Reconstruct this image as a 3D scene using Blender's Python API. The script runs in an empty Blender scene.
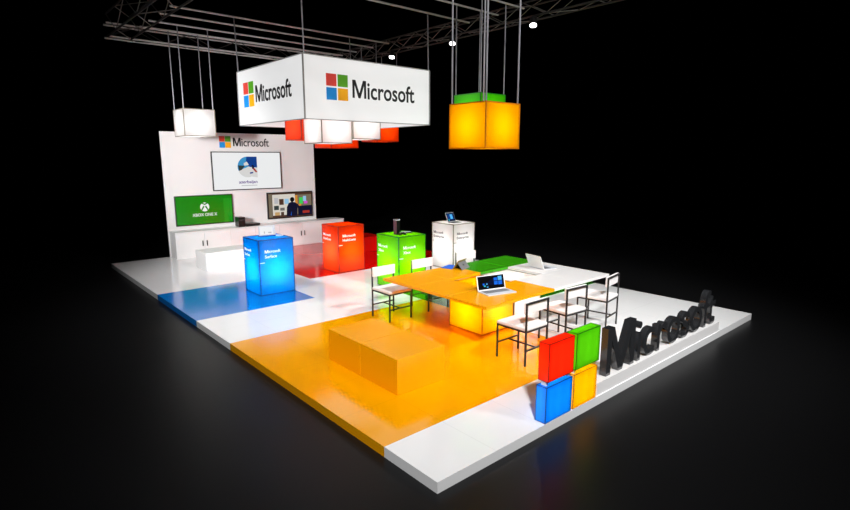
import bpy, bmesh, math, random
from mathutils import Vector, Matrix
random.seed(4)
scene = bpy.context.scene
C = scene.collection
U = 0.75                    # one deck module in metres
R = math.radians

# ------------------------------------------------------------------ materials
def nt(name):
    m = bpy.data.materials.new(name); m.use_nodes = True
    t = m.node_tree; t.nodes.clear()
    o = t.nodes.new('ShaderNodeOutputMaterial')
    return m, t, o

def lin(c):
    def f(v):
        v /= 255.0
        return v/12.92 if v <= .04045 else ((v+.055)/1.055)**2.4
    return tuple(f(v) for v in c)+(1,)

def plain(name, rgb, rough=.35, metal=0.0, spec=.5, emit=0.0, noise=0.0, coat=0.0, ecol=None):
    m, t, o = nt(name)
    b = t.nodes.new('ShaderNodeBsdfPrincipled')
    b.inputs['Base Color'].default_value = lin(rgb)
    b.inputs['Roughness'].default_value = rough
    b.inputs['Metallic'].default_value = metal
    b.inputs['Specular IOR Level'].default_value = spec
    b.inputs['Coat Weight'].default_value = coat
    b.inputs['Coat Roughness'].default_value = .05
    if emit:
        b.inputs['Emission Color'].default_value = lin(ecol or rgb)
        b.inputs['Emission Strength'].default_value = emit
    if noise:
        tc = t.nodes.new('ShaderNodeTexCoord'); n = t.nodes.new('ShaderNodeTexNoise')
        n.inputs['Scale'].default_value = 60
        mp = t.nodes.new('ShaderNodeMapRange')
        mp.inputs['To Min'].default_value = max(0.02, rough-noise); mp.inputs['To Max'].default_value = rough+noise
        t.links.new(tc.outputs['Object'], n.inputs['Vector'])
        t.links.new(n.outputs['Fac'], mp.inputs['Value'])
        t.links.new(mp.outputs['Result'], b.inputs['Roughness'])
    t.links.new(b.outputs[0], o.inputs[0])
    return m

def tiled(name, rgb, rough=.12, seam=.86, size=U, spec=.5):
    """glossy laminate deck in square modules with hairline seams"""
    m, t, o = nt(name)
    b = t.nodes.new('ShaderNodeBsdfPrincipled')
    b.inputs['Roughness'].default_value = rough
    b.inputs['Specular IOR Level'].default_value = spec
    tc = t.nodes.new('ShaderNodeTexCoord'); sp = t.nodes.new('ShaderNodeSeparateXYZ')
    t.links.new(tc.outputs['Object'], sp.inputs[0])
    facs = []
    for ax in ('X', 'Y'):
        d = t.nodes.new('ShaderNodeMath'); d.operation = 'DIVIDE'; d.inputs[1].default_value = size
        t.links.new(sp.outputs[ax], d.inputs[0])
        a = t.nodes.new('ShaderNodeMath'); a.operation = 'ADD'; a.inputs[1].default_value = .5
        t.links.new(d.outputs[0], a.inputs[0])
        fr = t.nodes.new('ShaderNodeMath'); fr.operation = 'FRACT'; t.links.new(a.outputs[0], fr.inputs[0])
        s = t.nodes.new('ShaderNodeMath'); s.operation = 'SUBTRACT'; s.inputs[1].default_value = .5
        t.links.new(fr.outputs[0], s.inputs[0])
        ab = t.nodes.new('ShaderNodeMath'); ab.operation = 'ABSOLUTE'; t.links.new(s.outputs[0], ab.inputs[0])
        lt = t.nodes.new('ShaderNodeMath'); lt.operation = 'LESS_THAN'; lt.inputs[1].default_value = .004
        t.links.new(ab.outputs[0], lt.inputs[0]); facs.append(lt)
    mx = t.nodes.new('ShaderNodeMath'); mx.operation = 'MAXIMUM'
    t.links.new(facs[0].outputs[0], mx.inputs[0]); t.links.new(facs[1].outputs[0], mx.inputs[1])
    mix = t.nodes.new('ShaderNodeMix'); mix.data_type = 'RGBA'
    c = lin(rgb)
    mix.inputs[6].default_value = c
    mix.inputs[7].default_value = (c[0]*seam, c[1]*seam, c[2]*seam, 1)
    t.links.new(mx.outputs[0], mix.inputs[0])
    t.links.new(mix.outputs[2], b.inputs['Base Color'])
    n = t.nodes.new('ShaderNodeTexNoise'); n.inputs['Scale'].default_value = 3
    t.links.new(tc.outputs['Object'], n.inputs['Vector'])
    mp = t.nodes.new('ShaderNodeMapRange')
    mp.inputs['To Min'].default_value = rough*.7; mp.inputs['To Max'].default_value = rough*1.3
    t.links.new(n.outputs['Fac'], mp.inputs['Value']); t.links.new(mp.outputs['Result'], b.inputs['Roughness'])
    t.links.new(b.outputs[0], o.inputs[0])
    return m

def acrylic(name, rgb, diff=.05, k=.6):
    """thin translucent skin of a light box, lit by the lamp inside"""
    m, t, o = nt(name)
    c = tuple(v*k for v in lin(rgb)[:3])+(1,)
    tr = t.nodes.new('ShaderNodeBsdfTranslucent'); tr.inputs[0].default_value = c
    df = t.nodes.new('ShaderNodeBsdfDiffuse'); df.inputs[0].default_value = c
    mx = t.nodes.new('ShaderNodeMixShader'); mx.inputs[0].default_value = diff
    t.links.new(tr.outputs[0], mx.inputs[1]); t.links.new(df.outputs[0], mx.inputs[2])
    gl = t.nodes.new('ShaderNodeBsdfGlossy'); gl.inputs['Roughness'].default_value = .15
    gl.inputs['Color'].default_value = (1, 1, 1, 1)
    m2 = t.nodes.new('ShaderNodeMixShader'); m2.inputs[0].default_value = .03
    t.links.new(mx.outputs[0], m2.inputs[1]); t.links.new(gl.outputs[0], m2.inputs[2])
    t.links.new(m2.outputs[0], o.inputs[0])
    return m

M = {}
M['deck_white'] = tiled('deck_white', (248, 248, 248))
M['deck_blue'] = tiled('deck_blue', (12, 120, 208))
M['deck_orange'] = tiled('deck_orange', (250, 168, 0))
M['deck_red'] = tiled('deck_red', (205, 12, 6))
M['deck_green'] = tiled('deck_green', (40, 140, 12))
M['hall'] = plain('hall_floor', (19, 19, 20), .36, noise=.04, spec=.18)
M['lam_white'] = plain('laminate_white', (234, 232, 231), .3, noise=.05)
M['lam_orange'] = plain('laminate_orange', (250, 168, 0), .25, noise=.04)
M['lam_green'] = plain('laminate_green', (52, 150, 12), .25, noise=.04)
M['lam_red'] = plain('laminate_red', (205, 12, 6), .25, noise=.04)
M['black_metal'] = plain('black_metal', (38, 36, 36), .4, metal=.2, noise=.08)
M['dark_trim'] = plain('dark_trim', (50, 44, 42), .5, noise=.05)
M['gloss_black'] = plain('gloss_black', (42, 43, 45), .16, coat=.8, noise=.03)
M['black_plastic'] = plain('black_plastic', (14, 13, 14), .3, noise=.05)
M['grey_plastic'] = plain('grey_plastic', (120, 120, 122), .4, noise=.05)
M['silver'] = plain('silver_plastic', (205, 208, 214), .35, noise=.05)
M['white_plastic'] = plain('white_plastic', (238, 240, 240), .35, noise=.05)
M['cushion'] = plain('white_cushion', (240, 236, 235), .6, noise=.05)
M['truss'] = plain('truss_aluminium', (120, 116, 112), .45, metal=.2, noise=.05)
M['pipe'] = plain('pipe_steel', (205, 202, 200), .4, metal=.2, noise=.05)
M['cable'] = plain('cable_grey', (128, 128, 133), .4, metal=.2, noise=.05)
M['ink'] = plain('ink_black', (24, 24, 26), .5, noise=.02)
M['white_ink'] = plain('white_ink', (235, 240, 245), .5, emit=.3, ecol=(255, 255, 255), noise=.02)
for k, c in dict(red=(222, 62, 44), green=(86, 165, 30), blue=(20, 140, 218), yellow=(245, 172, 12)).items():
    M['logo_'+k] = plain('logo_'+k, c, .45, noise=.02)
# backlit sign fabric
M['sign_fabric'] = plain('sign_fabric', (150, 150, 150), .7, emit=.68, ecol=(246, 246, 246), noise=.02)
for k, c in dict(red=(226, 70, 60), green=(86, 165, 30), blue=(20, 140, 222), yellow=(245, 172, 12)).items():
    M['lit_'+k] = plain('lit_logo_'+k, c, .6, emit=.12, noise=.02)
M['trim_grey'] = plain('trim_grey', (150, 150, 150), .5, noise=.02)
M['lens'] = plain('lamp_lens', (255, 255, 255), .3, emit=7, ecol=(255, 255, 255), noise=.02)

def screen(name, rgb, e=.85):
    return plain('screen_'+name, tuple(int(v*.25) for v in rgb), .25, emit=e, ecol=rgb, noise=.02)
S = {}
for n, c in dict(white=(246, 248, 249), green=(0, 132, 8), green2=(20, 152, 24), lightgreen=(150, 225, 150), navy=(16, 18, 44), black=(6, 6, 8),
                 brown=(78, 52, 40), cream=(222, 216, 205), sky=(60, 150, 205), deepblue=(14, 62, 140), snow=(222, 222, 220),
                 rock=(50, 62, 62), red=(170, 50, 40), purple=(92, 50, 140), paleg=(190, 190, 195), cyan=(60, 200, 215),
                 magenta=(220, 80, 210), lime=(60, 210, 90), orange=(212, 140, 50), midblue=(30, 100, 215), winblue=(20, 110, 240),
                 winlight=(90, 190, 255), nightblue=(4, 14, 48), tan=(200, 160, 105), grass=(110, 150, 50), khaki=(120, 110, 90), skyl=(150, 200, 235),
                 grey=(110, 108, 105)).items():
    S[n] = screen(n, c)

# ------------------------------------------------------------------ mesh helpers
class MB:
    def __init__(s): s.bm = bmesh.new(); s.mats = []
    def mi(s, m):
        if m is None: return 0
        if m not in s.mats: s.mats.append(m)
        return s.mats.index(m)
    def box(s, x0, x1, y0, y1, z0, z1, m=None, bevel=0, mat=None):
        r = bmesh.ops.create_cube(s.bm, size=1)
        T = Matrix.Translation(((x0+x1)/2, (y0+y1)/2, (z0+z1)/2)) @ Matrix.Diagonal((abs(x1-x0), abs(y1-y0), abs(z1-z0), 1))
        if mat is not None: T = mat @ T
        bmesh.ops.transform(s.bm, matrix=T, verts=r['verts'])
        fs = list({f for v in r['verts'] for f in v.link_faces})
        if bevel:
            es = list({e for v in r['verts'] for e in v.link_edges})
            rb = bmesh.ops.bevel(s.bm, geom=es, offset=bevel, segments=2, affect='EDGES', profile=.5)
            fs = [f for f in set(fs) | set(rb['faces']) if f.is_valid]
        i = s.mi(m)
        for f in fs: f.material_index = i
        return s
    def tube(s, a, b, r, m=None, n=8):
        a, b = Vector(a), Vector(b); d = b-a
        q = bmesh.ops.create_cone(s.bm, cap_ends=True, segments=n, radius1=r, radius2=r, depth=d.length)
        T = Matrix.Translation((a+b)/2) @ d.to_track_quat('Z', 'Y').to_matrix().to_4x4()
        bmesh.ops.transform(s.bm, matrix=T, verts=q['verts'])
        i = s.mi(m)
        for f in {f for v in q['verts'] for f in v.link_faces}: f.material_index = i
        return s
    def cone(s, a, b, r1, r2, m=None, n=20):
        a, b = Vector(a), Vector(b); d = b-a
        q = bmesh.ops.create_cone(s.bm, cap_ends=True, segments=n, radius1=r1, radius2=r2, depth=d.length)
        T = Matrix.Translation((a+b)/2) @ d.to_track_quat('Z', 'Y').to_matrix().to_4x4()
        bmesh.ops.transform(s.bm, matrix=T, verts=q['verts'])
        i = s.mi(m)
        for f in {f for v in q['verts'] for f in v.link_faces}: f.material_index = i
        return s
    def bar(s, a, b, w, h, m=None):
        """square bar from a to b (any direction)"""
        a, b = Vector(a), Vector(b); d = b-a
        T = Matrix.Translation((a+b)/2) @ d.to_track_quat('Z', 'Y').to_matrix().to_4x4()
        return s.box(-w/2, w/2, -h/2, h/2, -d.length/2, d.length/2, m, mat=T)
    def poly(s, pts, m=None):
        vs = [s.bm.verts.new(p) for p in pts]
        f = s.bm.faces.new(vs); f.material_index = s.mi(m)
        return s
    def slab(s, pts2, d0, d1, fn, m=None):
        """prism of the 2-D outline pts2 between depths d0, d1; fn(u, v, d) -> point"""
        lo = [s.bm.verts.new(fn(u, v, d0)) for u, v in pts2]
        hi = [s.bm.verts.new(fn(u, v, d1)) for u, v in pts2]
        i = s.mi(m); n = len(pts2); fs = [s.bm.faces.new(lo[::-1]), s.bm.faces.new(hi)]
        for k in range(n):
            fs.append(s.bm.faces.new((lo[k], lo[(k+1) % n], hi[(k+1) % n], hi[k])))
        for f in fs: f.material_index = i
        return s
    def build(s, name, mat=None, parent=None, loc=None, label=None, smooth=False):
        bmesh.ops.recalc_face_normals(s.bm, faces=s.bm.faces)
        me = bpy.data.meshes.new(name); s.bm.to_mesh(me); s.bm.free()
        if s.mats:
            for m in s.mats: me.materials.append(m)
        else: me.materials.append(mat)
        if smooth:
            for p in me.polygons: p.use_smooth = True
        o = bpy.data.objects.new(name, me); C.objects.link(o)
        if parent is not None: o.parent = parent
        if loc is not None: o.location = loc
        if label: o['label'] = label
        return o

def thing(name, label, cat, loc=(0, 0, 0), rz=0, group=None):
    o = bpy.data.objects.new(name, None); C.objects.link(o)
    o.empty_display_size = .1
    o.location = loc; o.rotation_euler = (0, 0, rz)
    o['label'] = label; o['category'] = cat
    if group: o['group'] = group
    return o

def tag(o, label, cat, group=None):
    o['label'] = label; o['category'] = cat
    if group: o['group'] = group
    return o

def kids(o): return [c for c in bpy.data.objects if c.parent == o]
def dup(root, loc, rz=0, label=None, group=None):
    r = root.copy(); C.objects.link(r); r.location = loc; r.rotation_euler = (0, 0, rz)
    if label: r['label'] = label
    if group: r['group'] = group
    for ch in kids(root):
        c = ch.copy(); C.objects.link(c); c.parent = r
        for g in kids(ch):
            d = g.copy(); C.objects.link(d); d.parent = c
    return r

# lettering: flat or solid text turned to a mesh, sized to w x cap height
M_SHAPE = [(0, 0), (0, 1), (.23, 1), (.525, .27), (.82, 1), (1.05, 1), (1.05, 0), (.89, 0), (.89, .74), (.60, 0), (.45, 0), (.16, .74), (.16, 0)]
MW = 1.0
def text_mesh(body, extrude=0.0, offset=0.0, spacing=1.0):
    if body[0] == 'M':
        c = .729
        m = MB(); m.slab([(u*c*MW+.06, v*c) for u, v in M_SHAPE], -extrude, extrude, lambda u, v, d: Vector((u, v, d)))
        if len(body) > 1:
            r_ = text_mesh(body[1:], extrude, offset, spacing)
            for v in r_.vertices: v.co.x += 1.05*c*MW+.10
            m.bm.from_mesh(r_)
        me = bpy.data.meshes.new('lettering'); bmesh.ops.recalc_face_normals(m.bm, faces=m.bm.faces)
        m.bm.to_mesh(me); m.bm.free()
        return me
    cu = bpy.data.curves.new('lettering', 'FONT'); cu.body = body
    cu.extrude = extrude; cu.offset = offset; cu.resolution_u = 4; cu.space_character = spacing
    ob = bpy.data.objects.new('lettering', cu); C.objects.link(ob)
    dg = bpy.context.evaluated_depsgraph_get()
    me = bpy.data.meshes.new_from_object(ob.evaluated_get(dg))
    C.objects.unlink(ob); bpy.data.objects.remove(ob); bpy.data.curves.remove(cu)
    return me

def bounds(me, k):
    v = [q.co[k] for q in me.vertices]
    return min(v), max(v)

_r = text_mesh('icrosoft'); _rw = bounds(_r, 0)[1]-bounds(_r, 0)[0]
MW = .206/(1-.206-.025)*_rw/(1.05*.729)      # the capital takes about a fifth of the word
_cap = bounds(text_mesh('E'), 1)[1]

def lettering(body, width, cap, origin, rx, ud, depth, mat, parent, name='lettering', offset=0.006, label=None):
    """text whose left baseline is at origin, running along rx, up ud, standing proud by depth"""
    me = text_mesh(body, extrude=.5, offset=offset)
    x0, x1 = bounds(me, 0)
    rx = Vector(rx); ud = Vector(ud); nn = rx.cross(ud)
    o0 = Vector(origin)
    for v in me.vertices:
        a, b, c = v.co
        v.co = o0 + rx*((a-x0)/(x1-x0)*width) + ud*(b/_cap*cap) + nn*((c+.5)*depth)
    me.materials.clear(); me.materials.append(mat)
    o = bpy.data.objects.new(name, me); C.objects.link(o); o.parent = parent
    if label: o['label'] = label
    return o

def point(loc, power, col=(1, 1, 1), rad=.1):
    l = bpy.data.lights.new('bulb', 'POINT'); l.energy = power; l.color = col; l.shadow_soft_size = rad
    o = bpy.data.objects.new('bulb', l); C.objects.link(o); o.location = loc
    return o

X, Y, Z = Vector((1, 0, 0)), Vector((0, 1, 0)), Vector((0, 0, 1))
NX = Vector((0, -1, 0))     # left faces: text runs toward -y

# ------------------------------------------------------------------ the setting
TH = .107
LX, LY = 9.96*U, 16.63*U
f = MB().box(-30, 45, -20, 60, -TH-.2, -TH).build('floor', M['hall'])
f['kind'] = 'structure'

# deck
deck = thing('display_platform', 'low glossy white exhibition platform with blue, orange, red and green floor areas', 'platform', (0, 0, -TH))
def zone(rects, name, m, label=None):
    mb = MB()
    for (x0, x1, y0, y1) in rects: mb.box(x0*U, x1*U, y0*U, y1*U, 0, TH)
    return mb.build(name, m, deck, label=label)
lx, ly = 9.96, 16.63
zone([(0, lx, 0, 1.0), (5, lx, 1.0, 4.1), (0, 5, 6.05, 8), (3, lx, 8, 10.05),
      (3, 4, 10.05, 11.06), (0, 4, 11.06, ly)], 'white_deck', M['deck_white'])
zone([(0, 5, 1.0, 6.05)], 'orange_deck', M['deck_orange'], 'orange floor area')
zone([(0, 3, 8, 11.06)], 'blue_deck', M['deck_blue'], 'blue floor area')
zone([(4, lx, 10.05, ly)], 'red_deck', M['deck_red'], 'red floor area')
zone([(5, lx, 4.1, 8)], 'green_deck', M['deck_green'], 'green floor area')

# back wall
WX0, WX1, WY, WH = 1.425, 5.975, 12.405, 3.375
w = MB().box(WX0, WX1, WY, WY+.06, 0, WH, bevel=.006).build('wall_back', M['lam_white'])
w['kind'] = 'structure'

# ------------------------------------------------------------------ logos
def logo_squares(parent, origin, rx, ud, size, gap, depth, mats, name='logo_square'):
    nn = Vector(rx).cross(Vector(ud)); h = (size-gap)/2
    for (i, j, m) in ((0, 1, mats[0]), (1, 1, mats[1]), (0, 0, mats[2]), (1, 0, mats[3])):
        a = Vector(origin)+Vector(rx)*(i*(h+gap))+Vector(ud)*(j*(h+gap))
        fn = lambda u, v, d, a=a: a+Vector(rx)*u+Vector(ud)*v+nn*d
        MB().slab([(0, 0), (h, 0), (h, h), (0, h)], 0, depth, fn).build(name, m, parent)
FL = [M['logo_'+k] for k in ('red', 'green', 'blue', 'yellow')]
LT = [M['lit_'+k] for k in ('red', 'green', 'blue', 'yellow')]

ws = thing('wall_sign', 'four-colour square logo with black lettering high on the white back wall', 'sign', (0, 0, 0))
logo_squares(ws, (2.975, WY, 2.965), X, Z, .325, .012, .012, FL)
lettering('Microsoft', 1.09, .225, (3.37, WY, 3.01), X, Z, .012, M['ink'], ws)

# ------------------------------------------------------------------ televisions
def tv(name, label, x0, x1, z0, z1):
    t = thing(name, label, 'television', ((x0+x1)/2, WY, z0))
    w, h = x1-x0, z1-z0
    MB().box(-w/2, w/2, -.06, -.004, 0, h, bevel=.008).build('casing', M['black_plastic'], t)
    return t, w, h
def picture(t, items, y=-.061, name='screen'):
    """flat shapes layered a hair apart on the panel"""
    mb = MB()
    for k, (pts, m) in enumerate(items):
        d = y-.0015*k
        mb.slab(pts, d+.001, d, lambda u, v, dd: Vector((u, dd, v)), S[m])
    return mb.build(name, None, t)
def rect(x0, z0, x1, z1): return [(x0, z0), (x1, z0), (x1, z1), (x0, z1)]
def disc(cx, cz, r, a0=0, a1=360, n=28, sx=1):
    return [(cx+sx*r*math.cos(R(a0+(a1-a0)*i/n)), cz+r*math.sin(R(a0+(a1-a0)*i/n))) for i in range(n if a1-a0 == 360 else n+1)]

t, w, h = tv('wall_television', 'large wall television showing a round ski picture on white', 2.70, 4.79, 1.755, 2.855)
r = .30; cx, cz = -.01, h*.60
sc = [(rect(-w/2+.025, .025, w/2-.025, h-.025), 'white'),
      (disc(cx, cz, r), 'snow'),
      (disc(cx, cz, r, 20, 200), 'sky'),
      ([(cx-.02, cz+.30), (cx+.29, cz+.30), (cx+.29, cz-.02), (cx+.06, cz+.0), (cx-.05, cz+.12)], 'deepblue'),
      ([(cx-.29, cz+.05), (cx-.08, cz+.04), (cx-.18, cz-.08), (cx-.26, cz-.11)], 'rock'),
      ([(cx-.12, cz+.10), (cx-.02, cz+.16), (cx+.04, cz+.06), (cx-.1, cz+.04)], 'snow'),
      ([(cx+.02, cz+.0), (cx+.29, cz-.02), (cx+.29, cz-.31), (cx+.12, cz-.28)], 'snow'),
      ([(cx+.12, cz+.06), (cx+.18, cz+.05), (cx+.2, cz-.08), (cx+.13, cz-.05)], 'navy'),
      ([(cx+.14, cz-.05), (cx+.21, cz-.04), (cx+.29, cz-.15), (cx+.24, cz-.16)], 'red'),
      ([(cx+.05, cz-.16), (cx+.15, cz-.14), (cx+.16, cz-.18), (cx+.06, cz-.2)], 'deepblue')]
scr = picture(t, sc)
lettering('azerbaijan', .56, .085, (cx-.29, -.078, .19), X, Z, .003, S['purple'], scr, offset=.014)
MB().box(cx-.22, cx+.26, -.08, -.078, .115, .135).build('caption_line', S['paleg'], scr)

t, w, h = tv('wall_television', 'wall television with a plain green picture, lower left on the wall', 1.635, 3.225, .83, 1.655)
c0, c1 = -.01, h*.60
sc = [(rect(-w/2+.025, .025, w/2-.025, h-.025), 'green'),
      (rect(w/2-.27, .03, w/2-.03, h-.12), 'green2'),
      (disc(c0, c1, .125), 'white'),
      ([(c0-.10, c1-.075), (c0-.075, c1-.1), (c0-.005, c1+.005), (c0-.035, c1+.04)], 'green'),
      ([(c0+.10, c1-.075), (c0+.075, c1-.1), (c0+.005, c1+.005), (c0+.035, c1+.04)], 'green'),
      ([(c0-.085, c1+.095), (c0, c1+.05), (c0+.085, c1+.095), (c0+.05, c1+.118), (c0, c1+.09), (c0-.05, c1+.118)], 'green')]
scr = picture(t, sc)
lettering('XBOX ONE X', .68, .08, (c0-.35, -.073, .24), X, Z, .003, S['white'], scr, offset=.012)

t, w, h = tv('wall_television', 'wall television with a dark figure before pinned pictures, right of the wall', 4.29, 5.83, .825, 1.635)
b0 = -w/2
sc = [(rect(b0+.03, .03, w/2-.03, h-.03), 'brown'),
      (rect(b0+.04, .05, b0+.15, h-.05), 'khaki'),
      (rect(b0+.16, .1, b0+.92, h-.07), 'cream'),
      (rect(b0+.92, .1, w/2-.05, h-.1), 'khaki'),
      (rect(b0+.22, .46, b0+.35, .64), 'paleg'), (rect(b0+.38, .42, b0+.53, .6), 'brown'), (rect(b0+.56, .44, b0+.7, .6), 'skyl'),
      (rect(b0+.2, .27, b0+.36, .4), 'rock'), (rect(b0+.4, .24, b0+.55, .33), 'grey'), (rect(b0+.22, .1, b0+.38, .2), 'tan'),
      (rect(b0+.42, .07, b0+.52, .2), 'brown'), (rect(b0+.92, .42, b0+1.0, .7), 'orange'),
      (rect(b0+1.06, .42, b0+1.18, .62), 'lime'), (rect(b0+1.19, .5, b0+1.3, .66), 'skyl'), (rect(b0+1.22, .42, b0+1.34, .5), 'magenta'),
      (rect(b0+1.02, .3, b0+1.12, .42), 'orange'), (rect(b0+1.0, .06, w/2-.05, .36), 'navy'), (rect(b0+1.16, .12, b0+1.4, .2), 'red'),
      ([(b0+.6, .05), (b0+.62, .34), (b0+.68, .46), (b0+.78, .5), (b0+.9, .48), (b0+1.02, .4), (b0+1.05, .32), (b0+.98, .3), (b0+.96, .05)], 'navy'),
      (disc(b0+.81, .57, .075), 'black'), ([(b0+.74, .1), (b0+.78, .2), (b0+.76, .06)], 'midblue')]
picture(t, sc)

# ------------------------------------------------------------------ long low cabinet under the wall
CX0, CX1, CY0, CY1, CH = 1.44, 6.70, 11.88, 12.40, .715
cab = thing('low_cabinet', 'long low white cabinet running along the foot of the back wall', 'cabinet', (0, 0, 0))
MB().box(CX0+.01, CX1-.01, CY0+.02, CY1, 0, CH-.03).build('body', M['lam_white'], cab)
MB().box(CX0, CX1, CY0-.005, CY1, CH-.03, CH, bevel=.004).build('cabinet_top', M['lam_white'], cab)
nd = 7; wd = (CX1-CX0-.02)/nd
edges = [CX0+.01, 2.2, 2.93, 3.66, 4.42, 5.19, 5.93, CX1-.01]
for i in range(7):
    a, b = edges[i]+.003, edges[i+1]-.003
    d = MB().box(a, b, CY0+.003, CY0+.02, .02, CH-.036, bevel=.003).build('door', M['lam_white'], cab)
    hx = b-.055 if i % 2 == 0 else a+.055
    MB().box(hx-.012, hx+.012, CY0-.02, CY0+.003, .30, .45, bevel=.004).build('handle', M['dark_trim'], d)

# devices on the cabinet
g = thing('games_console', 'upright black games console on the long low cabinet', 'games console', (3.31, 12.1, CH))
MB().box(-.095, .095, -.14, .14, .012, .285, bevel=.006).build('body', M['black_plastic'], g)
MB().box(-.075, .075, -.12, .12, 0, .012).build('base', M['dark_trim'], g)
MB().box(-.08, .08, -.143, -.14, .2, .206).build('disc_slot', M['grey_plastic'], g)
g = thing('games_console', 'flat black games console lying on the long low cabinet', 'games console', (3.66, 12.12, CH))
MB().box(-.22, .2, -.14, .13, .012, .075, bevel=.006).build('body', M['black_plastic'], g)
MB().box(-.2, .18, -.12, .11, 0, .012).build('base', M['dark_trim'], g)

# ------------------------------------------------------------------ benches
def bench(name, label, x0, x1, y0, y1, h, m, along):
    t = thing(name, label, 'bench', ((x0+x1)/2, (y0+y1)/2, 0))
    w, d = x1-x0, y1-y0
    for k in (0, 1):
        mb = MB()
        if along == 'x': mb.box(-w/2+k*w/2+.002, -w/2+(k+1)*w/2-.002, -d/2, d/2, 0, h, bevel=.006)
        else: mb.box(-w/2, w/2, -d/2+k*d/2+.002, -d/2+(k+1)*d/2-.002, 0, h, bevel=.006)
        mb.build('seat_block', m, t)
    return t
bench('block_bench', 'plain orange block bench on the orange floor', .775, 1.518, 1.525, 3.03, .434, M['lam_orange'], 'y')
bench('block_bench', 'plain white block bench in front of the long low cabinet', 1.525, 3.03, 9.88, 10.62, .434, M['lam_white'], 'x')
bench('block_bench', 'plain red block bench on the red floor between the red and green counters', 4.95, 6.45, 9.5, 10.25, .434, M['lam_red'], 'x')

# ------------------------------------------------------------------ light boxes
def light_frame(mb, x0, x1, y0, y1, z0, z1, w, top=True):
    for x in (x0, x1-w):
        for y in (y0, y1-w): mb.box(x, x+w, y, y+w, z0, z1)
    for z in ((z0, z1-w) if top else (z0,)):
        for x in (x0, x1-w): mb.box(x, x+w, y0+w, y1-w, z, z+w)
        for y in (y0, y1-w): mb.box(x0+w, x1-w, y, y+w, z, z+w)

def skins(t, x0, x1, y0, y1, z0, z1, ins, m, faces='LFRBT', name='light_panel'):
    """the four upright translucent skins as one wrap, and the top and bottom skins"""
    x0 += ins; x1 -= ins; y0 += ins; y1 -= ins; z0 += ins; z1 -= ins
    q = {'F': [(x0, y0, z0), (x1, y0, z0), (x1, y0, z1), (x0, y0, z1)],
         'B': [(x1, y1, z0), (x0, y1, z0), (x0, y1, z1), (x1, y1, z1)],
         'L': [(x0, y1, z0), (x0, y0, z0), (x0, y0, z1), (x0, y1, z1)],
         'R': [(x1, y0, z0), (x1, y1, z0), (x1, y1, z1), (x1, y0, z1)],
         'T': [(x0, y0, z1), (x1, y0, z1), (x1, y1, z1), (x0, y1, z1)],
         'D': [(x0, y1, z0), (x1, y1, z0), (x1, y0, z0), (x0, y0, z0)]}
    for k in faces:
        MB().poly(q[k]).build({'T': 'top_panel', 'D': 'bottom_panel'}.get(k, name), m, t)

AC = dict(blue=(0, 152, 255), red=(255, 64, 4), green=(128, 232, 0), white=(250, 248, 246), yellow=(255, 176, 0))
FR = dict(blue=(0, 52, 120), red=(150, 22, 4), green=(10, 100, 10), white=(150, 140, 128), yellow=(170, 96, 4))
for k in AC:
    M['acrylic_'+k] = acrylic('acrylic_'+k, AC[k], k=.92 if k == 'white' else .62)
    M['frame_'+k] = plain('frame_'+k, FR[k], .4, noise=.05)
M['acrylic_green_hang'] = acrylic('acrylic_leaf', (76, 205, 12), k=.62)
M['acrylic_yellow_hang'] = acrylic('acrylic_amber', (255, 172, 0))

CHT = 1.112
def counter(name, label, x0, x1, y0, y1, colour, lines, ink, power, left_ok=True):
    cx, cy = (x0+x1)/2, (y0+y1)/2
    t = thing(name, label, 'counter', (cx, cy, 0))
    a, b = (x1-x0)/2, (y1-y0)/2
    mb = MB(); light_frame(mb, -a, a, -b, b, 0, CHT, .016); mb.build('frame', M['frame_'+colour], t)
    skins(t, -a, a, -b, b, 0, CHT, .005, M['acrylic_'+colour])
    MB().box(-a+.02, a-.02, -b+.02, b-.02, .004, .02).build('base_plate', M['frame_'+colour], t)
    lab = 'white lettering' if ink is M['white_ink'] else 'black lettering'
    for k, (s, wd) in enumerate(lines):
        lettering(s, wd, .058, (-a+.125, -b+.0045, .845-.1*k), X, Z, .004, ink, t, label=lab)
        lettering(s, wd*.95, .058, (-a+.0045, b-.06, .845-.1*k), NX, Z, .004, ink, t, label=lab)
    lk = M['white_plastic'] if colour != 'white' else M['trim_grey']
    MB().box(-a+.012, -a+.11, -b-.012, -b+.006, .652, .666, bevel=.003).build('door_handle', lk, t)
    MB().box(-a-.012, -a+.006, b-.07, b-.012, .652, .666, bevel=.003).build('door_handle', lk, t)
    point((cx, cy, .5), power, (1, 1, 1), .2 if colour == 'white' else .1)
    return t
G1 = 'illuminated display counters'
counter('display_counter', 'glowing blue light-box counter with white lettering on the blue floor', 1.503, 2.243, 6.79, 7.525, 'blue',
        (('Microsoft', .33), ('Surface', .25)), M['white_ink'], 30)
counter('display_counter', 'glowing red-orange light-box counter with white lettering on the red floor', 3.796, 4.523, 7.58, 8.315, 'red',
        (('Microsoft', .36), ('HoloLens', .36)), M['white_ink'], 30)
counter('display_counter', 'glowing green light-box counter with white lettering on the green floor', 3.823, 4.551, 5.342, 6.093, 'green',
        (('Microsoft', .33), ('Xbox', .19)), M['white_ink'], 26)
counter('display_counter', 'glowing white light-box counter with dark lettering behind the tables', 6.063, 6.801, 6.063, 6.83, 'white',
        (('Microsoft', .37), ('Enterprise', .40)), M['ink'], 14)

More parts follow.
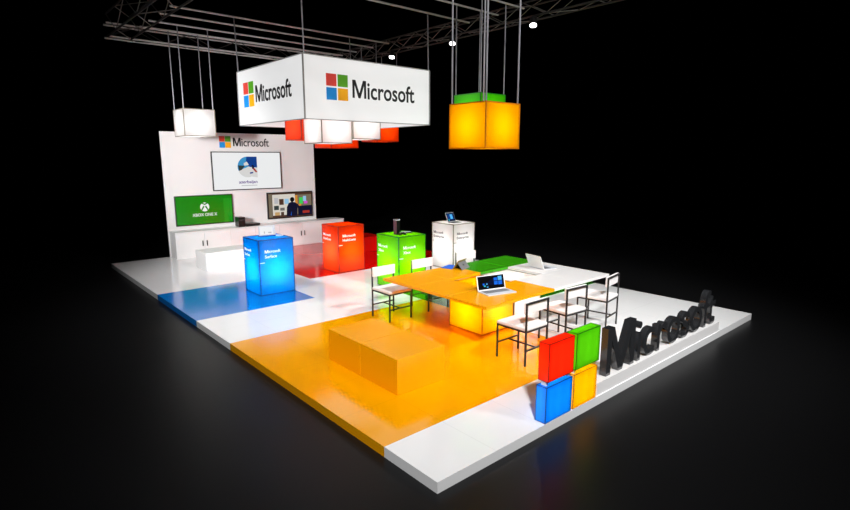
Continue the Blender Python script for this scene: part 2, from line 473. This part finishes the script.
# ------------------------------------------------------------------ table with two light-box bases
TX0, TX1, TY0, TY1, TZ, TT = 2.28, 5.335, 1.545, 3.81, .768, .042
hx = [TX0, 3.04, 3.79, 4.50, TX1]; hy = [TY0, 2.30, 3.055, TY1]
tb = thing('meeting_table', 'large square-holed table with orange, green and white tops on glowing bases', 'table', ((TX0+TX1)/2, (TY0+TY1)/2, 0))
ox, oy = (TX0+TX1)/2, (TY0+TY1)/2
def tops(name, cells, m, label):
    mb = MB(); g = .0015
    for (i, i2, j, j2) in cells:
        mb.box(hx[i]+g-ox, hx[i2]-g-ox, hy[j]+g-oy, hy[j2]-g-oy, TZ-TT, TZ, bevel=.003)
    return mb.build(name, m, tb, label=label)
tops('table_top', [(0, 1, 0, 1), (1, 2, 0, 1), (0, 1, 1, 2), (0, 1, 2, 3), (1, 2, 2, 3)], M['lam_orange'], 'orange C-shaped table top')
tops('table_top', [(2, 3, 2, 3), (3, 4, 2, 3)], M['lam_green'], 'green table top')
tops('table_top', [(2, 3, 0, 1), (3, 4, 0, 1), (3, 4, 1, 2)], M['lam_white'], 'white L-shaped table top')
def base(x0, x1, y0, y1, colour, power, label):
    z1 = TZ-TT-.001
    mb = MB(); light_frame(mb, x0-ox, x1-ox, y0-oy, y1-oy, 0, z1, .014)
    fr = mb.build('light_base', M['frame_'+colour], tb, label=label)
    skins(fr, x0-ox, x1-ox, y0-oy, y1-oy, 0, z1, .005, M['acrylic_'+colour])
    point(((x0+x1)/2, (y0+y1)/2, .34), power, (1, 1, 1), .1)
base(3.05, 3.785, 2.315, 3.05, 'yellow', 22, 'glowing yellow light-box base')
base(3.80, 4.495, 2.315, 3.05, 'white', 9, 'glowing white light-box base')

# ------------------------------------------------------------------ chairs (local: back at y=0, front at y=.5, x centred)
CW, CD = .475, .505
def make_chair(label):
    t = thing('dining_chair', label, 'chair', (0, 0, 0), 0, 'chairs around the table')
    b = .021; a = CW/2
    for sx in (-1, 1):
        x = sx*(a-b/2)
        MB().box(x-b/2, x+b/2, 0, b, 0, .855).build('leg', M['black_metal'], t)
        MB().box(x-b/2, x+b/2, CD-b, CD, 0, .475).build('leg', M['black_metal'], t)
    mb = MB()
    for sx in (-1, 1):
        x = sx*(a-b/2); mb.box(x-b/2, x+b/2, b, CD-b, .454, .475)
    mb.box(-a+b, a-b, 0, b, .454, .475); mb.box(-a+b, a-b, CD-b, CD, .454, .475)
    mb.build('seat_frame', M['black_metal'], t)
    MB().box(-a+b, a-b, 0, b, .834, .855).build('top_rail', M['black_metal'], t)
    MB().box(-a+b, a-b, 0, b, .20, .218).build('stretcher', M['black_metal'], t)
    MB().box(-a+b, a-b, CD-b, CD, .20, .218).build('stretcher', M['black_metal'], t)
    MB().box(-.009, .009, b, CD-b, .20, .218).build('stretcher', M['black_metal'], t)
    MB().box(-a+.002, a-.002, .006, CD+.004, .475, .52, bevel=.012).build('seat', M['cushion'], t)
    MB().box(-a, a, b+.001, b+.031, .70, .862, bevel=.006).build('backrest', M['cushion'], t)
    return t
def chair_at(i, x, y, rz, label):
    if i == 0:
        chair_at.src = make_chair(label); o = chair_at.src
    else: o = chair_at.src if False else dup(chair_at.src, (0, 0, 0))
    o.location = (x, y, 0); o.rotation_euler = (0, 0, rz); o['label'] = label
    return o
# side facing the counters: backs at larger y
chair_at(0, 2.615, 4.27, R(180), 'black-framed white chair at the left corner of the orange table top')
chair_at(1, 3.54, 4.32, R(178), 'black-framed white chair half hidden behind the orange table, before the green counter')
chair_at(2, 4.70, 4.33, R(172), 'black-framed white chair in front of the white counter, only its back showing')
chair_at(3, 2.80, 1.10, 0, 'black-framed white chair on the orange floor at the front of the table')
chair_at(4, 3.82, 1.17, R(-4), 'black-framed white chair behind the red and green logo cubes')
chair_at(5, 4.92, 1.22, R(9), 'black-framed white chair turned aside by the white table corner')

# ------------------------------------------------------------------ laptops and tablets
def hinge_laptop(name, label, loc, rz, w, d, lid_h, lean, body, lid_face, pic, cat='laptop'):
    """base runs to -y, lid rises from the hinge at y=0 leaning to +y by lean degrees"""
    t = thing(name, label, cat, loc, rz)
    MB().box(-w/2, w/2, -d, 0, 0, .013, bevel=.004).build('keyboard_base', body, t)
    kb = MB()
    for r_ in range(4):
        for k in range(11):
            x = -w*.43+k*w*.86/11; y = -.045-r_*d*.12
            kb.box(x, x+w*.86/11-.004, y-d*.095, y, .013, .0155)
    kb.build('keys', M['grey_plastic'] if body is not M['grey_plastic'] else M['dark_trim'], t)
    MB().box(-w*.15, w*.15, -d*.94, -d*.68, .013, .0142).build('touchpad', M['silver'], t)
    T = Matrix.Translation((0, -.002, .014)) @ Matrix.Rotation(R(-lean), 4, 'X')
    l = MB().box(-w/2, w/2, -.006, .006, 0, lid_h, bevel=.003, mat=T).build('lid', lid_face, t)
    mb = MB()
    for k, (pts, m) in enumerate(pic):
        dd = -.0062-.0004*k
        mb.slab([(u*w/2, v*lid_h) for u, v in pts], dd+.0003, dd, lambda u, v, q: T @ Vector((u, q, v)), S[m])
    mb.build('screen', None, l)
    return t
blue_pic = [(rect(-.94, .05, .94, .95), 'black'), ([(-.5, .35), (.7, .25), (.8, .85), (.2, .8)], 'nightblue'),
            ([(-.7, .45), (.3, .52), (.3, .6), (-.6, .5)], 'nightblue'),
            (rect(.2, .58, .46, .78), 'winblue'), (rect(.5, .58, .78, .86), 'winlight'), (rect(.2, .3, .46, .54), 'winblue'), (rect(.5, .28, .78, .54), 'winblue'),
            (rect(-.62, .34, -.5, .46), 'winblue'), (rect(-.56, .24, -.42, .32), 'cyan'), (rect(-.38, .36, -.28, .44), 'winlight'), (rect(-.36, .14, -.24, .24), 'sky')]
hinge_laptop('laptop', 'open white laptop with a dark blue glowing screen on the orange table top', (3.01, 2.105, TZ), R(-13), .495, .28, .215, 14,
             M['silver'], M['white_plastic'], blue_pic)
hinge_laptop('laptop', 'white laptop seen from behind its lid on the white table top', (4.79, 2.64, TZ), R(80), .38, .31, .255, 24,
             M['silver'], M['white_plastic'], [(rect(-.94, .05, .94, .95), 'paleg'), (rect(-.6, .3, .2, .8), 'sky')])
# tablet with kickstand, seen from its side
t = thing('tablet_computer', 'propped tablet with a blue keyboard cover on the orange table top', 'tablet', (3.755, 3.57, TZ), R(-163))
MB().box(-.15, .15, -.26, -.03, 0, .012, bevel=.003).build('keyboard_cover', plain('cover_blue', (16, 92, 205), .6, noise=.05), t, label='blue keyboard cover')
T = Matrix.Translation((0, -.03, .006)) @ Matrix.Rotation(R(-38), 4, 'X')
b_ = MB().box(-.15, .15, -.005, .005, 0, .20, bevel=.002, mat=T).build('tablet_body', plain('tablet_olive', (150, 140, 80), .3, noise=.05), t)
mb = MB()
for k, (pts, m) in enumerate([(rect(-.94, .05, .94, .95), 'tan'), (rect(-.94, .5, .94, .95), 'grass'), ([(-.9, .1), (.4, .1), (-.3, .6)], 'khaki')]):
    dd = -.0052-.0004*k
    mb.slab([(u*.15, v*.2) for u, v in pts], dd+.0003, dd, lambda u, v, q: T @ Vector((u, q, v)), S[m])
mb.build('screen', None, b_)
T2 = T @ Matrix.Translation((0, .006, .15)) @ Matrix.Rotation(R(78), 4, 'X')
ks = MB().box(-.145, .145, -.003, .003, -.149, 0, mat=T2).build('kickstand', M['grey_plastic'], t)
MB().box(-.02, .02, .003, .0045, -.08, -.05, mat=T2).build('emblem', M['black_plastic'], ks)

# white tablet on the blue counter
t = thing('tablet_computer', 'white tablet standing on a small stand on the blue counter', 'tablet', (1.90, 7.22, CHT), R(-4))
T = Matrix.Translation((0, 0, .02)) @ Matrix.Rotation(R(-14), 4, 'X')
b_ = MB().box(-.175, .175, -.007, .007, 0, .20, bevel=.004, mat=T).build('tablet_body', M['silver'], t)
mb = MB()
for k, (pts, m) in enumerate([(rect(-.86, .1, .7, .9), 'white'), (rect(-.4, .2, -.28, .42), 'paleg'), (rect(.1, .2, .5, .34), 'paleg')]):
    dd = -.0075-.0005*k
    mb.slab([(u*.175, v*.2) for u, v in pts], dd+.0004, dd, lambda u, v, q: T @ Vector((u, q, v)), S[m])
mb.build('screen', None, b_)
MB().box(-.17, .17, -.03, .1, 0, .02, bevel=.004).build('stand', plain('stand_shadow_blue', (10, 60, 150), .4, noise=.05), t)  # dark blue here paints in the tablet's shadow on the counter
t = thing('cable', 'pale coiled cable beside the white tablet on the blue counter', 'cable', (2.12, 7.12, CHT))
mb = MB(); pr = None
for k in range(26):
    a = k/25*math.pi*2.6
    p = Vector((.07*math.cos(a)*(1+.3*k/25), .06*math.sin(a)*(1+.3*k/25)+.002*k, .006))
    if pr is not None: mb.tube(pr, p, .005, n=6)
    pr = p
mb.build('cable_loop', M['white_plastic'], t)

# console and controller on the green counter
t = thing('games_console', 'slim upright black console standing on the green counter', 'games console', (4.06, 5.70, CHT))
MB().box(-.045, .045, -.055, .055, .01, .33, bevel=.005).build('body', M['black_plastic'], t)
MB().box(-.047, .047, -.057, .057, .295, .315, bevel=.003).build('top_band', M['silver'], t)
MB().box(-.047, -.044, -.05, .05, .02, .29).build('side_trim', plain('maroon', (120, 70, 80), .4, noise=.04), t)
MB().box(-.06, .06, -.07, .07, 0, .01).build('base', M['dark_trim'], t)
def controller(loc, rz, label):
    t = thing('game_controller', label, 'game controller', loc, rz)
    mb = MB(); mb.box(-.05, .05, -.03, .03, .012, .045, bevel=.012)
    for s in (-1, 1):
        mb.cone((s*.05, .012, .03), (s*.085, -.06, .02), .033, .02)
    b = mb.build('body', M['black_plastic'], t)
    for s in (-1, 1):
        MB().cone((s*.035, s*.008, .044), (s*.035, s*.008, .058), .012, .014).build('thumb_stick', M['grey_plastic'], b)
    return t
controller((4.075, 5.56, CHT-.0), R(10), 'small black controller leaning by the slim console')
t = thing('handheld_console', 'flat black and silver handheld lying on the green counter', 'handheld', (4.33, 5.72, CHT), R(-25))
MB().box(-.13, .13, -.045, .045, 0, .028, bevel=.01).build('body', M['black_plastic'], t)
MB().box(-.10, .09, -.032, .032, .028, .034, bevel=.002).build('face_plate', M['silver'], t)

# laptop on the white counter, turned
hinge_laptop('laptop', 'small laptop with a blue screen turned aside on the white counter', (6.38, 6.45, CHT), R(4), .29, .20, .235, 24,
             M['grey_plastic'], M['silver'], [(rect(-.96, .04, .96, .96), 'nightblue'), (rect(-.7, .2, .7, .85), 'deepblue'), (rect(-.1, .3, .5, .8), 'winlight'), (rect(-.7, .1, -.5, .3), 'cyan')])

# ------------------------------------------------------------------ logo cubes and big letters
G2 = 'stacked logo light boxes'
def logo_cube(x0, z0, w, h, colour, acr, label, power):
    d = .128
    t = thing('logo_light_box', label, 'light box', (x0+w/2, .005+d/2, z0))
    mb = MB(); light_frame(mb, -w/2, w/2, -d/2, d/2, 0, h, .006); mb.build('frame', M['frame_'+colour], t)
    skins(t, -w/2, w/2, -d/2, d/2, 0, h, .002, acr, 'LFRBT')
    MB().box(-w/2+.007, w/2-.007, -d/2+.007, d/2-.007, .002, .006).build('base_plate', M['frame_'+colour], t)
    if z0 > .1:
        for sx in (-w/2+.03, w/2-.03): MB().box(sx-.02, sx+.02, -.03, .03, -GAP, 0).build('spacer', M['white_plastic'], t)
    for q in (-.15, 0, .15):
        for r_ in (-.13, 0, .13): point((x0+w/2+q, .005+d*.6, z0+h/2+r_), power/9, (1, 1, 1), .045)
M['cube_red'] = acrylic('acrylic_cube_red', (252, 42, 10), k=.9)
M['cube_green'] = acrylic('acrylic_cube_green', (88, 196, 12), k=.9)
M['cube_blue'] = acrylic('acrylic_cube_blue', (10, 140, 250), k=.9)
M['cube_yellow'] = acrylic('acrylic_cube_yellow', (255, 190, 0), k=.9)
GAP = .05; ZU = .395+GAP
logo_cube(1.505, 0, .462, .395, 'blue', M['cube_blue'], 'blue glowing logo block standing at the platform front edge, under the red one', 2.3)
logo_cube(1.998, 0, .458, .395, 'yellow', M['cube_yellow'], 'yellow glowing logo block at the platform front edge, under the green one', 2.3)
logo_cube(1.530, ZU, .445, .41, 'red', M['cube_red'], 'red glowing logo block stacked on the blue one', 2.3)
logo_cube(2.020, ZU, .462, .41, 'green', M['cube_green'], 'green glowing logo block stacked on the yellow one', 2.3)

PX0, PX1, PH = 2.485, 6.03, .155
lt = thing('letter_sign', 'big dark free-standing letters on a low white plinth along the platform front edge', 'sign', (PX0, 0, 0))
MB().box(0, PX1-PX0, .012, .262, 0, PH, bevel=.003).build('plinth', M['lam_white'], lt)
word = 'Microsoft'
full = text_mesh(word, .5, .004); bx0, bx1 = bounds(full, 0)
W_, cap, dep = 3.19, .545, .085
x_l = 2.735-PX0
for i, ch in enumerate(word):
    me = text_mesh(ch, .5, .004)
    pre = text_mesh(word[:i+1], .5, .004)
    sh = bounds(pre, 0)[1]-bounds(me, 0)[1]
    for v in me.vertices:
        a, b, c = v.co
        v.co = Vector((x_l+(a+sh-bx0)/(bx1-bx0)*W_, .05+(.5-c)*dep, PH+.004+(b)/_cap*cap))
    # seat the glyph on the plinth
    zmin = bounds(me, 2)[0]
    for v in me.vertices: v.co.z += PH-zmin
    me.materials.clear(); me.materials.append(M['gloss_black'])
    o = bpy.data.objects.new('letter', me); C.objects.link(o); o.parent = lt

# ------------------------------------------------------------------ truss
ZT = 5.70
M['truss_dark'] = plain('truss_dark', (52, 48, 46), .5, metal=.2, noise=.05)
def truss(name, label, a, b, s, n, side, chord, lattice):
    """box truss from a to b; s = section; side = horizontal unit across"""
    a, b, side = Vector(a), Vector(b), Vector(side)
    t = thing(name, label, 'truss', a)
    d = b-a; cs = [Vector((0, 0, 0)), side*s, Z*s, side*s+Z*s]
    for c in cs: MB().tube(c, c+d, .022).build('chord', chord, t)
    mb = MB()
    for k in range(n):
        p, q = d*(k/n), d*((k+1)/n)
        for (u, v) in ((cs[0], cs[1]), (cs[0], cs[2]), (cs[1], cs[3]), (cs[2], cs[3])):
            if k % 2: u, v = v, u
            mb.tube(p+u, q+v, .010, n=6)
    mb.build('lattice', lattice, t)
    return t
truss('lighting_truss', 'aluminium lattice truss overhead along the right side, with the spotlights', (6.48, -3.0, 5.52), (6.48, 11.98, 5.52), .3, 26, X, M['truss_dark'], M['truss'])
truss('lighting_truss', 'aluminium lattice truss overhead at the upper left', (.36, -3.0, 5.52), (.36, 11.98, 5.52), .5, 17, X, M['truss_dark'], M['truss'])
truss('lighting_truss', 'aluminium lattice truss overhead along the back of the stand', (.36, 12.04, 5.54), (6.75, 12.04, 5.54), .3, 10, Y, M['pipe'], M['truss_dark'])

PIPES = [(15.05, 'farthest back'), (14.07, 'second from the back'), (12.97, 'third from the back'), (12.0, 'over the rear edge of the hanging sign'), (8.0, 'over the front edge of the hanging sign'),
         (6.85, 'over the rear edge of the green hanging box'), (5.92, 'over the front edge of the green hanging box'), (3.92, 'over the rear edge of the orange hanging box'), (3.03, 'over the front edge of the orange hanging box')]
for (py, where) in PIPES:
    o = MB().tube((.9, py*U, ZT), (6.44, py*U, ZT), .02).build('rigging_pipe', M['pipe'])
    tag(o, 'thin metal rigging pipe overhead, '+where, 'pipe', 'rigging pipes between the trusses')

# ------------------------------------------------------------------ hanging boxes
def hang_box(label, x0, y0, z0, h, colour, power, pipes=True, amber=None, sx=1.0, sy=1.0, ztop=None, frame=None):
    w, d = sx*U, sy*U
    cx, cy = x0+w/2, y0+d/2
    t = thing('hanging_light_box', label, 'hanging light box', (cx, cy, z0), 0)
    a, b = w/2, d/2
    mb = MB(); light_frame(mb, -a, a, -b, b, 0, h, .017); mb.build('frame', frame or M['frame_'+colour], t)
    skins(t, -a, a, -b, b, 0, h, .005, amber or M['acrylic_'+colour], 'LFRBTD')
    e = .03
    zt = (ztop if ztop else ZT-.02)-z0
    for ux in (-a+e, a-e):
        for uy in (-b+e, b-e):
            MB().tube((ux, uy, h-.01), (ux, uy, zt if not (cx+ux > 6.45 and not ztop) else 5.49-z0), .0135 if not ztop else .006, n=6).build('hanging_cable', M['cable'], t)
    point((cx, cy, z0+h/2), power, (1, 1, 1), .2)
    return t
HH = .66
hang_box('white glowing box hanging at the left in front of the back wall', 1.475, 10.54, 3.20, .645, 'white', 10)
hang_box('large amber glowing box hanging over the tables', 2.965, 2.245, 2.825, HH, 'yellow', 22, amber=M['acrylic_yellow_hang'])
hang_box('green glowing box hanging just behind the amber one', 5.165, 4.415, 3.295, HH, 'green', 13, amber=M['acrylic_green_hang'])
hang_box('red glowing box hanging at the right below the big sign', 6.02, 9.02, 3.12, HH, 'red', 18)

# suspended sign: open ring of four backlit fabric faces
SX0, SX1, SY0, SY1, SZ0, SZ1 = 2.18, 5.215, 5.98, 8.935, 3.395, 4.535
sg = thing('hanging_sign', 'big white square backlit sign with logo and lettering hanging overhead', 'sign', ((SX0+SX1)/2, (SY0+SY1)/2, SZ0))
a, b, h = (SX1-SX0)/2, (SY1-SY0)/2, SZ1-SZ0
t_ = .05
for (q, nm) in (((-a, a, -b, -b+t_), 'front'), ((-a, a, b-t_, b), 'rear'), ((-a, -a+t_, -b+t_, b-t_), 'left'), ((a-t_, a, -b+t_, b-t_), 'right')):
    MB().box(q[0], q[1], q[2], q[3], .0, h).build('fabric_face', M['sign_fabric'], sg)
mb = MB(); e = .012
for sx in (-1, 1):
    for sy in (-1, 1):
        mb.box(sx*a-e, sx*a+e, sy*b-e, sy*b+e, 0, h)
for z in (0, h):
    for sx in (-1, 1): mb.box(sx*a-e, sx*a+e, -b, b, z-.008, z+.008)
    for sy in (-1, 1): mb.box(-a, a, sy*b-e, sy*b+e, z-.008, z+.008)
mb.build('frame', M['trim_grey'], sg)
mb = MB()
for yy in (-.72, .0, .72):                                     # cross bars that carry the smaller boxes
    mb.box(-a+t_, a-t_, yy-.02, yy+.02, h-.10, h-.06)
mb.build('cross_bars', M['truss'], sg)
logo_squares(sg, (2.645-(SX0+a), -b, 3.765-SZ0), X, Z, .475, .028, .006, LT)
lettering('Microsoft', 1.56, .315, (3.225-(SX0+a), -b, 3.835-SZ0), X, Z, .006, M['ink'], sg, label='black lettering', offset=.014)
logo_squares(sg, (-a, 8.635-(SY0+b), 3.765-SZ0), NX, Z, .51, .028, .006, LT)
lettering('Microsoft', 1.58, .315, (-a, 8.03-(SY0+b), 3.835-SZ0), NX, Z, .006, M['ink'], sg, label='black lettering', offset=.014)
for sx in (-1, 1):
    for sy in (-1, 1):
        MB().tube((sx*(a-.03), sy*(b-.0) , h), (sx*(a-.03), sy*(b-.0)+ (0.02 if sy < 0 else .065), ZT-.02-SZ0), .014, n=6).build('hanging_cable', M['cable'], sg)
zc = SZ1-.10
hang_box('white glowing box hanging below the big sign, at its front corner', 3.05, 6.89, 2.988, HH, 'white', 10, ztop=zc)
hang_box('white glowing box hanging below the big sign, right of the front one', 3.885, 6.99, 3.09, HH, 'white', 10, ztop=zc)
hang_box('red glowing box hanging below the big sign, at the left behind the white one', 3.01, 7.68, 3.075, HH, 'red', 18, ztop=zc)
hang_box('red glowing box hanging lowest below the big sign, behind the two white ones', 3.81, 7.78, 2.912, HH, 'red', 18, ztop=zc)

# ------------------------------------------------------------------ spotlights on the trusses
def spot(x, y, label, target, power, first=True, side=-1):
    z = 5.40
    p = Vector((x, y, z)); d = (Vector(target)-p).normalized()
    t = thing('spotlight', label, 'spotlight', (x, y, z), 0, 'truss spotlights')
    MB().cone(-d*.085, d*.08, .055, .075).build('can', M['black_metal'], t, smooth=False)
    MB().cone(d*.075, d*.09, .07, .07).build('lens', M['lens'], t)
    MB().box(-.012, .012, -.09, -.07, -.02, .08).box(-.012, .012, .07, .09, -.02, .08).box(-.012, .012, -.09, .09, .08, .098).build('yoke', M['black_metal'], t)
    l = bpy.data.lights.new('spot_beam', 'SPOT'); l.energy = power; l.spot_size = R(70); l.spot_blend = .9; l.shadow_soft_size = .12
    l.color = (1, .985, .97)
    o = bpy.data.objects.new('spot_beam', l); C.objects.link(o)
    o.location = p+d*.12; o.rotation_euler = d.to_track_quat('-Z', 'Y').to_euler()
P_ = 160
for (y, lab) in ((8.85, 'bright white spotlight under the right truss, leftmost of three'), (6.53, 'bright white spotlight under the right truss, middle of three'),
                 (4.18, 'bright white spotlight under the right truss, rightmost of three')):
    spot(6.43, y, lab, (4.6, y-1.5, 0), P_)
# unseen fill lamps, added to brighten the deck, its sides and the wall
def fill_lamp(loc, target, power, size=50, rad=.5):
    l = bpy.data.lights.new('fill_lamp', 'SPOT'); l.energy = power; l.spot_size = R(size); l.spot_blend = 1; l.shadow_soft_size = rad
    o = bpy.data.objects.new('fill_lamp', l); C.objects.link(o); o.location = loc
    o.rotation_euler = (Vector(target)-Vector(loc)).to_track_quat('-Z', 'Y').to_euler()
fill_lamp((-4.8, -6.8, 10.5), (3.4, 3.3, 0), 9600, 50)
fill_lamp((5.5, -8, 11), (5.3, 4.2, 0), 7100, 46)
fill_lamp((-4, 5, 11), (2.4, 7.0, 0), 2000, 50)
fill_lamp((-4.5, 4.2, 3.3), (4.1, 12.4, 2.4), 5400, 44)  # added low at the left to brighten the back wall

# ------------------------------------------------------------------ world, camera, view
wd_ = bpy.data.worlds.new('dark_hall'); scene.world = wd_; wd_.use_nodes = True
wd_.node_tree.nodes['Background'].inputs[0].default_value = (0, 0, 0, 1)
wd_.node_tree.nodes['Background'].inputs[1].default_value = 0

cam = bpy.data.cameras.new('camera'); co = bpy.data.objects.new('camera', cam); C.objects.link(co)
cam.sensor_fit = 'HORIZONTAL'; cam.sensor_width = 36; cam.lens = 532.024/850*36
co.location = (-2.75905, -2.99954, 2.71136)
yaw, pit, rol = R(48.8528), R(-10.4768), R(-.0388)
fw = Vector((math.cos(pit)*math.cos(yaw), math.cos(pit)*math.sin(yaw), math.sin(pit)))
rt = Vector((math.sin(yaw), -math.cos(yaw), 0)); up = rt.cross(fw)
r2 = rt*math.cos(rol)+up*math.sin(rol); u2 = up*math.cos(rol)-rt*math.sin(rol)
co.rotation_euler = Matrix((r2, u2, -fw)).transposed().to_euler()
cam.clip_end = 300
scene.camera = co
vs = scene.view_settings
vs.view_transform = 'Standard'; vs.look = 'None'; vs.gamma = 1; vs.exposure = 0; vs.use_curve_mapping = False
scene.cycles.use_denoising = True
scene.cycles.max_bounces = 8
